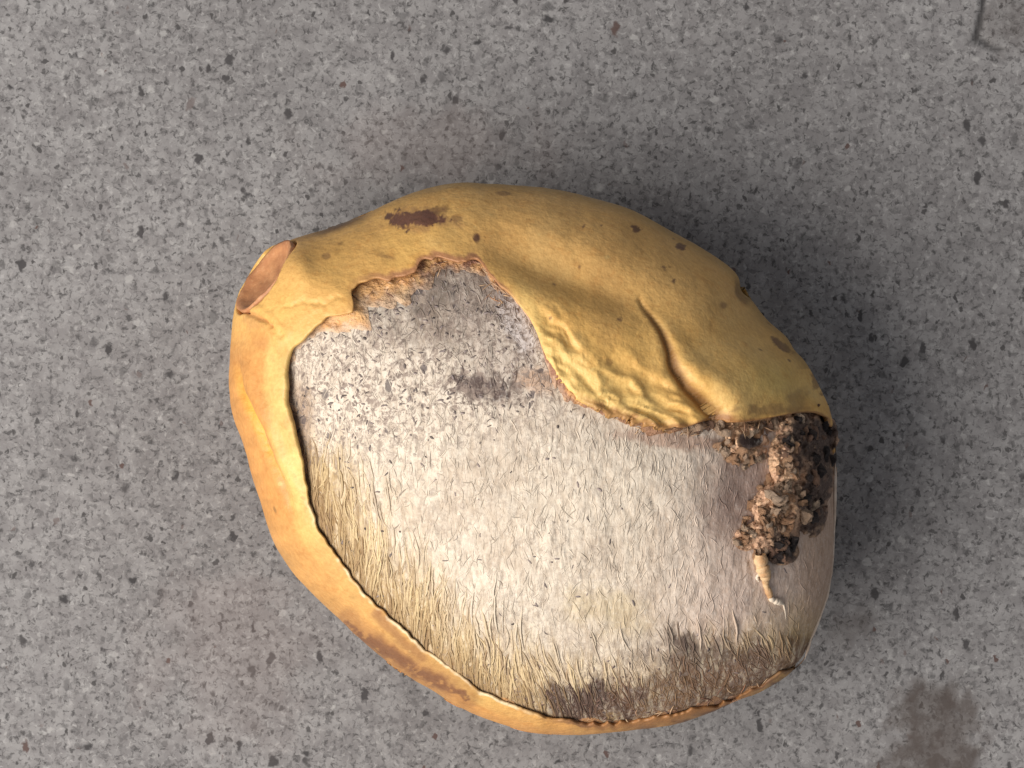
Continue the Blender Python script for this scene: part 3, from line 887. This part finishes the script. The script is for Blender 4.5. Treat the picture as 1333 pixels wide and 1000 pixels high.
def fibre_set(n, kind):
    K = 7
    px = rng.uniform(360, 1092, n * 4)
    py = rng.uniform(330, 958, n * 4)
    q, p, _ = seg_dist(px, py, SK)
    if kind == 'skirt':
        m = q + 24 * fbm(px / 14, py / 60, 0, 151, 3) < 110 * rng.random(len(px)) ** 0.8
        m &= ~((px > 960) & (py < 830))
        m &= in_open(px, py, 9 + 12 * sm(700, 850, px))
    elif kind == 'fuzz':
        m = in_open(px, py, 12)
        m &= rng.random(len(px)) < (1 - 0.75 * sm(900, 980, px) * (1 - sm(800, 860, py)))
    elif kind == 'dark':
        m = in_open(px, py, 8) & (rng.random(len(px)) < mould_amount(px, py) ** 2 * 0.85 + 0.03 + 0.4 * sm(870, 910, py))
    elif kind == 'torn':
        e, ep, _ = seg_dist(px, py, [(800, 545), (860, 560), (900, 562), (935, 552), (985, 560), (1010, 560)])
        e2, _, _ = seg_dist(px, py, [(470, 398), (520, 380), (550, 350), (590, 342), (630, 350), (655, 385)])
        e3, _, _ = seg_dist(px, py, [(720, 945), (800, 940), (900, 918), (1000, 885)])
        m = (e < 14 * rng.random(len(px))) | (e2 < 18 * rng.random(len(px))) | (e3 < 9 * rng.random(len(px)) ** 2)
    px, py = px[m][:n], py[m][:n]
    q = q[m][:n]
    n = len(px)
    ang = np.full(n, 90.0)
    ang += -14 * sm(540, 700, px) * sm(740, 860, py) + 12 * np.exp(-((px - 880) / 120) ** 2 - ((py - 640) / 130) ** 2)
    ang -= 20 * sm(850, 1000, px) * sm(820, 880, py)
    col = stone_tint(px, py)
    v = rng.random(n)
    if kind == 'skirt':
        ang += rng.normal(0, 6, n) + 10 * vn(px / 30, py / 55, 0, 153)
        ln = rng.uniform(14, 60, n)
        rad = rng.uniform(0.7, 2.6, n)
        lift = rng.uniform(-0.3, 1.1, n)
        lum = col.mean(-1)
        clump = vn(px / 9, py / 90, 0, 152)
        col = mix(col, (0.70, 0.54, 0.31), (v > 0.4) * np.clip(0.45 + 0.5 * clump, 0, 1) * sm(0, 60, q + 22) * sm(0.22, 0.38, lum) * (1 - 0.85 * sm(45, 100, q)))
        col = mix(col, (0.27, 0.17, 0.09), (v < 0.22) * rng.uniform(0.2, 0.8, n) * (1 - 0.8 * sm(45, 100, q)))
        mess = sm(740, 860, px) * sm(825, 870, py)
        ang += rng.normal(0, 26, n) * mess
        rad = rad * (1 - 0.45 * mess)
        lift = lift * (1 - 0.7 * mess)
        ln = ln * (1 - 0.62 * mess)
        col = mix(col, stone_tint(px, py), mess * 0.75)
    elif kind == 'fuzz':
        ang += rng.normal(0, 22, n)
        ln = rng.uniform(7, 24, n)
        rad = rng.uniform(0.5, 1.1, n)
        lift = rng.uniform(-0.5, 0.35, n)
        col = col * (0.70 + 0.50 * v)[:, None]
        md = mould_amount(px, py)
        ang = ang + rng.normal(0, 25, n) * np.clip(md, 0, 1)
        col = mix(col, (0.20, 0.155, 0.13), (rng.random(n) < 0.14 * md) * 0.6)
    elif kind == 'dark':
        ang = rng.uniform(0, 180, n)
        ln = rng.uniform(2.0, 9.0, n)
        rad = rng.uniform(0.6, 2.6, n)
        lift = rng.uniform(-0.6, 0.1, n)
        col = np.broadcast_to(np.array([0.19, 0.155, 0.145]), (n, 3)) * (0.5 + 1.2 * v)[:, None]
        col = mix(col, (0.17, 0.09, 0.06), sm(840, 900, py) * 0.7)
    else:
        ang = rng.uniform(0, 180, n)
        ln = rng.uniform(6, 20, n)
        rad = rng.uniform(0.5, 1.3, n)
        lift = rng.uniform(0.5, 4, n)
        col = mix(np.broadcast_to(np.array([0.34, 0.17, 0.10]), (n, 3)), (0.66, 0.47, 0.29), v)
        col = mix(col, (0.14, 0.07, 0.05), (rng.random(n) < 0.25) * 0.8)
    a = np.radians(ang)
    t = np.linspace(-0.5, 0.5, K)
    bend = rng.normal(0, 0.08, n)[:, None] * (t[None, :] ** 2 * 4) * ln[:, None]
    wig = rng.normal(0, 0.45, (n, K)) * (ln[:, None] / 40)
    dx, dy = np.cos(a), np.sin(a)
    X = px[:, None] + dx[:, None] * t * ln[:, None] - dy[:, None] * (bend + wig)
    Y = py[:, None] + dy[:, None] * t * ln[:, None] + dx[:, None] * (bend + wig)
    zc = stone_z(X, Y)
    if kind == 'torn':
        zc = zc + 5
    Z = zc + (0.0 if kind == 'fuzz' else 0.3) + lift[:, None] * (1 - (2 * t) ** 2)[None, :] + (lift[:, None] * 0.5) * (t[None, :] + 0.5) * (kind != 'dark')
    R = rad[:, None] * (np.clip(1 - np.abs(2 * t) ** 3, 0.12, 1))[None, :]
    return np.stack([X, -Y, Z], -1), R, col

def build_fibres():
    mat = fibre_material('husk_fibre')
    for name, sets in (('husk_fibres', (('skirt', 2600), ('fuzz', 5500))), ('mould_flecks', (('dark', 650),)), ('torn_fibres', (('torn', 1000),))):
        Vs, Fs, Cs, o = [], [], [], 0
        for kind, n in sets:
            V, F, C = tube_batch(*fibre_set(n, kind), flat={'fuzz': 0.22, 'skirt': 0.28, 'dark': 0.5, 'torn': 0.8}[kind])
            Vs.append(V); Fs.append(F + o); Cs.append(C)
            o += len(V)
        V, F, C = np.concatenate(Vs), np.concatenate(Fs), np.concatenate(Cs)
        ob = new_obj(name, world_xyz(V[:, 0], -V[:, 1], V[:, 2]), F, mat, stone, col=C)
        ob['kind'] = 'stuff'
build_fibres()

# ---- pale dry rim along the right-hand side of the stone
def build_rim():
    n = NT('dry_rim')
    c = n.mixc(n.rng(n.noise(500, 4, 0.6), 0.35, 0.65), (0.50, 0.38, 0.29, 1), (0.66, 0.55, 0.45, 1))
    mat = n.done(c, 0.7, n.bump(n.noise(900, 3, 0.6), 0.5, 0.0003), 0.3)
    pts = np.array([(1087, 600), (1087, 640), (1086, 690), (1083, 740), (1076, 778), (1067, 806), (1056, 832), (1048, 858)], float)
    s = np.linspace(0, len(pts) - 1, 90)
    X = np.interp(s, np.arange(len(pts)), pts[:, 0]) + 1.0 * fbm(s * 1.3, s * 0, 0, 161, 3)
    Y = np.interp(s, np.arange(len(pts)), pts[:, 1])
    Z = np.full(len(s), ZM + 6.0) + 4 * fbm(s * 0.8, s * 0 + 2, 0, 162, 3)
    P = np.stack([X, -Y, Z], -1)[None]
    R = (2.0 + 0.9 * fbm(s * 2, s * 0 + 5, 0, 163, 3)) * np.clip(np.minimum(s, s[-1] - s) * 2, 0.1, 1)
    V, F, C = tube_batch(P, R[None], np.array([[0.5, 0.4, 0.3]]), 8)
    new_obj('dry_rim', world_xyz(V[:, 0], -V[:, 1], V[:, 2]), F, mat, stone)
build_rim()

# ---- lump of dried pulp on the right, with its crumbs and stalk
def pulp_material(name, a, b, dark):
    n = NT(name)
    oi = n.t.nodes.new('ShaderNodeObjectInfo')
    c = n.mixc(oi.outputs['Random'], a, b)
    k = n.noise(620, 4, 0.65)
    c = n.mixc(n.rng(k, 0.55, 0.35, 0, 0.8), c, dark)
    c = n.mixc(n.rng(n.noise(1500, 3, 0.6), 0.56, 0.75, 0, 0.55), c, (0.66, 0.50, 0.38, 1))
    return n.done(c, 0.55, n.bump(n.math('ADD', k, n.noise(1800, 3, 0.6)), 0.9, 0.0005), 0.45)
PM = {
    'tan': pulp_material('tan_dry_pulp', (0.80, 0.60, 0.43, 1), (0.70, 0.47, 0.31, 1), (0.48, 0.29, 0.18, 1)),
    'orange': pulp_material('orange_dry_pulp', (0.78, 0.47, 0.27, 1), (0.66, 0.36, 0.19, 1), (0.40, 0.19, 0.10, 1)),
    'brown': pulp_material('brown_dry_pulp', (0.46, 0.26, 0.16, 1), (0.33, 0.18, 0.12, 1), (0.12, 0.07, 0.055, 1)),
    'black': pulp_material('black_dry_pulp', (0.035, 0.026, 0.026, 1), (0.075, 0.05, 0.045, 1), (0.015, 0.012, 0.012, 1)),
}

def lump_base():
    """an uneven mound that the crumbs are stuck to"""
    xs, ys = np.arange(944, 1093, 1.5), np.arange(538, 748, 1.5)
    px, py = np.meshgrid(xs, ys)
    H = np.zeros_like(px)
    for x, y, rx, ry, h in ((1052, 566, 40, 30, 26), (1026, 600, 25, 40, 26), (1062, 615, 26, 44, 20), (1018, 662, 38, 34, 26), (1056, 660, 22, 40, 14),
                            (1004, 696, 36, 22, 22), (1018, 718, 22, 18, 18), (972, 702, 18, 16, 12), (972, 578, 30, 26, 12), (950, 562, 16, 16, 10)):
        H = np.maximum(H, h * np.sqrt(np.clip(1.15 - ((px - x) / rx) ** 2 - ((py - y) / ry) ** 2, 0, 1)))
    H = H - 34 * np.exp(-((px - 977) / 12) ** 2 - ((py - 573) / 8) ** 2)
    cell = np.abs(fbm(px / 13, py / 13, 0, 171, 4, 0.6)) * 20 + 4 * fbm(px / 5, py / 5, 0, 172, 3)
    on = sm(0.5, 8, H)
    zs = np.maximum(stone_z(px, py), ZM - 10)
    dx, dy = px - C0[0], py - C0[1]
    z = zs + H + on * (cell - 8) - (1 - on) * 8
    inside = np.hypot(px - C0[0], py - C0[1]) < R0(np.arctan2(dy, dx)) + 5
    c = np.broadcast_to(np.array([0.62, 0.38, 0.24]), px.shape + (3,)).copy()
    c = mix(c, (0.74, 0.48, 0.29), sm(0, 0.4, fbm(px / 16, py / 16, 0, 173)) * 0.8)
    dk = np.maximum.reduce([blob(px, py, 1062, 575, 40, 36, 0, 0.4, 16, 174), blob(px, py, 1064, 640, 20, 60, 10, 0.4, 16, 175), blob(px, py, 1022, 716, 20, 22, 0, 0.4, 12, 176),
                            blob(px, py, 977, 573, 14, 9, 0, 0.3, 8, 177)])  # last blob paints the darkness inside the hole
    c = mix(c, (0.055, 0.036, 0.032), dk * 0.9)
    n = NT('dried_pulp')
    k = n.noise(620, 4, 0.65)
    cc = n.attr('tint')
    cc = n.mixc(n.rng(k, 0.55, 0.35, 0, 0.7), cc, n.mixc(1.0, cc, (0.35, 0.28, 0.25, 1), 'MULTIPLY'))
    cc = n.mixc(n.rng(n.noise(1400, 3, 0.6), 0.56, 0.72, 0, 0.4), cc, (0.60, 0.42, 0.29, 1))
    mat = n.done(cc, 0.6, n.bump(n.math('ADD', k, n.noise(1900, 3, 0.6)), 0.9, 0.0005), 0.4)
    F = grid_faces(len(ys), len(xs))[:, ::-1]
    keep = (inside & (H > 0.3)).ravel()
    F = F[keep[F].all(1)]
    used = np.unique(F)
    remap = -np.ones(px.size, int)
    remap[used] = np.arange(len(used))
    V = world_xyz(px, py, z).reshape(-1, 3)[used]
    return new_obj('pulp_lump', V, remap[F], mat, mango, col=c.reshape(-1, 3)[used]), (xs, ys, z)
lump, (LX, LY, LZ) = lump_base()
lump['label'] = 'crumbly brown lump of dried pulp'

def crumb_mesh(seed):
    import bmesh
    bm = bmesh.new()
    bmesh.ops.create_icosphere(bm, subdivisions=2, radius=1.0)
    r = random.Random(seed)
    ax = (r.uniform(0.8, 1.6), r.uniform(0.45, 0.95), r.uniform(0.35, 0.75))
    planes = [(Vector((r.gauss(0, 1), r.gauss(0, 1), r.gauss(0, 1))).normalized(), r.uniform(0.45, 0.8)) for _ in range(7)]
    for v in bm.verts:
        for nrm, dd in planes:
            e = v.co.dot(nrm) - dd
            if e > 0:
                v.co -= nrm * e * 0.92
        v.co = Vector((v.co.x * ax[0], v.co.y * ax[1], v.co.z * ax[2]))
        v.co += Vector((r.gauss(0, 0.13), r.gauss(0, 0.13), r.gauss(0, 0.13)))
    me = bpy.data.meshes.new('crumb')
    bm.to_mesh(me)
    bm.free()
    for p in me.polygons:
        p.use_smooth = r.random() < 0.75
    return me

def build_crumbs():
    protos = {}
    for kind in PM:
        protos[kind] = []
        for s in range(6):
            me = crumb_mesh(hash_seed(kind, s))
            me.materials.append(PM[kind])
            protos[kind].append(me)
    zones = [  # x, y, spread x, spread y, how many, kinds
        (1052, 562, 26, 18, 17, ('black', 'brown', 'black', 'brown')),
        (1068, 600, 12, 26, 11, ('black', 'brown', 'black')),
        (1024, 592, 16, 26, 20, ('orange', 'brown', 'orange', 'tan')),
        (1020, 640, 20, 18, 20, ('tan', 'orange', 'tan')),
        (1056, 655, 13, 26, 12, ('brown', 'black', 'tan')),
        (1005, 668, 22, 16, 22, ('tan', 'orange', 'orange')),
        (1000, 692, 18, 12, 16, ('orange', 'tan', 'orange')),
        (1020, 716, 14, 14, 16, ('black', 'brown', 'black')),
        (970, 700, 13, 12, 11, ('orange', 'tan')),
        (990, 722, 9, 10, 8, ('tan', 'orange')),
        (952, 588, 15, 15, 16, ('tan', 'tan', 'orange')),
        (975, 597, 16, 5, 10, ('tan', 'orange')),
        (940, 550, 9, 10, 10, ('tan', 'tan')),
        (985, 558, 10, 5, 7, ('tan', 'orange')),
        (1002, 553, 8, 8, 10, ('tan', 'orange', 'brown')),
        (905, 556, 22, 5, 8, ('tan', 'orange', 'brown')),
        (1035, 540, 24, 6, 9, ('tan', 'brown', 'orange')),
    ]
    for x, y, sx, sy, n, kinds in zones:
        for _ in range(n):
            px, py = random.gauss(x, sx * 0.55), random.gauss(y, sy * 0.55)
            if abs(px - 977) < 11 and abs(py - 573) < 8:
                continue
            i = min(max(int((px - LX[0]) / 1.5), 0), len(LX) - 1)
            j = min(max(int((py - LY[0]) / 1.5), 0), len(LY) - 1)
            th = math.atan2(py - C0[1], px - C0[0])
            if math.hypot(px - C0[0], py - C0[1]) > float(R0(th)) - 2:
                continue
            kind = random.choice(kinds)
            r = random.choice((5, 6, 7, 8, 9.5, 11))
            z = max(float(LZ[j, i]), float(stone_z(np.array(px), np.array(py)))) + r * 0.05
            o = bpy.data.objects.new('crumb', random.choice(protos[kind]))
            COL.objects.link(o)
            o.parent = lump
            o.location = Vector(world_xyz(np.array(px), np.array(py), np.array(z)))
            o.rotation_euler = (random.uniform(-.6, .6), random.uniform(-.6, .6), random.uniform(0, 6.3))
            o.scale = (r * S,) * 3

def hash_seed(kind, s):
    return sum(ord(c) for c in kind) * 31 + s
build_crumbs()

def build_stalklet():
    n = NT('dry_stalk')
    c = n.mixc(n.rng(n.noise(450, 4, 0.6), 0.35, 0.65), (0.66, 0.47, 0.27, 1), (0.48, 0.27, 0.13, 1))
    mat = n.done(c, 0.65, n.bump(n.noise(900, 3, 0.6), 0.6, 0.0004), 0.3)
    def strand(name, pts, rads, mat):
        pts = np.array(pts, float)
        s = np.linspace(0, len(pts) - 1, 36)
        k = np.arange(len(pts))
        X, Y = np.interp(s, k, pts[:, 0]), np.interp(s, k, pts[:, 1])
        R = np.interp(s, k, rads) * (1 + 0.45 * fbm(s * 2.2, s * 0, 0, 181, 3))
        Z = stone_z(X, Y) + R * 0.6 + np.interp(s, k, pts[:, 2])
        V, F, C = tube_batch(np.stack([X, -Y, Z], -1)[None], R[None], np.array([[.5, .4, .3]]), 9)
        return new_obj(name, world_xyz(V[:, 0], -V[:, 1], V[:, 2]), F, mat, lump)
    strand('dry_stalk', [(990, 722, 8), (991, 736, 4), (996, 748, 2), (997, 762, 0.5), (1002, 774, 0), (1003, 782, 0)], [8, 8, 6.5, 5, 4, 2], mat)
    m2 = NT('pale_fibre_tip')
    mat2 = m2.done(m2.mixc(m2.noise(800, 3), (0.62, 0.50, 0.38, 1), (0.74, 0.64, 0.52, 1)), 0.7, None, 0.3)
    strand('fibre_tip', [(1001, 778, 1), (1007, 782, 1), (1014, 784, 1), (1020, 787, 0), (1022, 796, -0.5), (1023, 806, -0.5)], [2.5, 3.6, 3.4, 1.8, 0.8, 0.4], mat2)
    strand('fibre_tip', [(990, 744, 3), (985, 752, 2), (988, 757, 1)], [1.2, 2.0, 1.0], mat2)
build_stalklet()
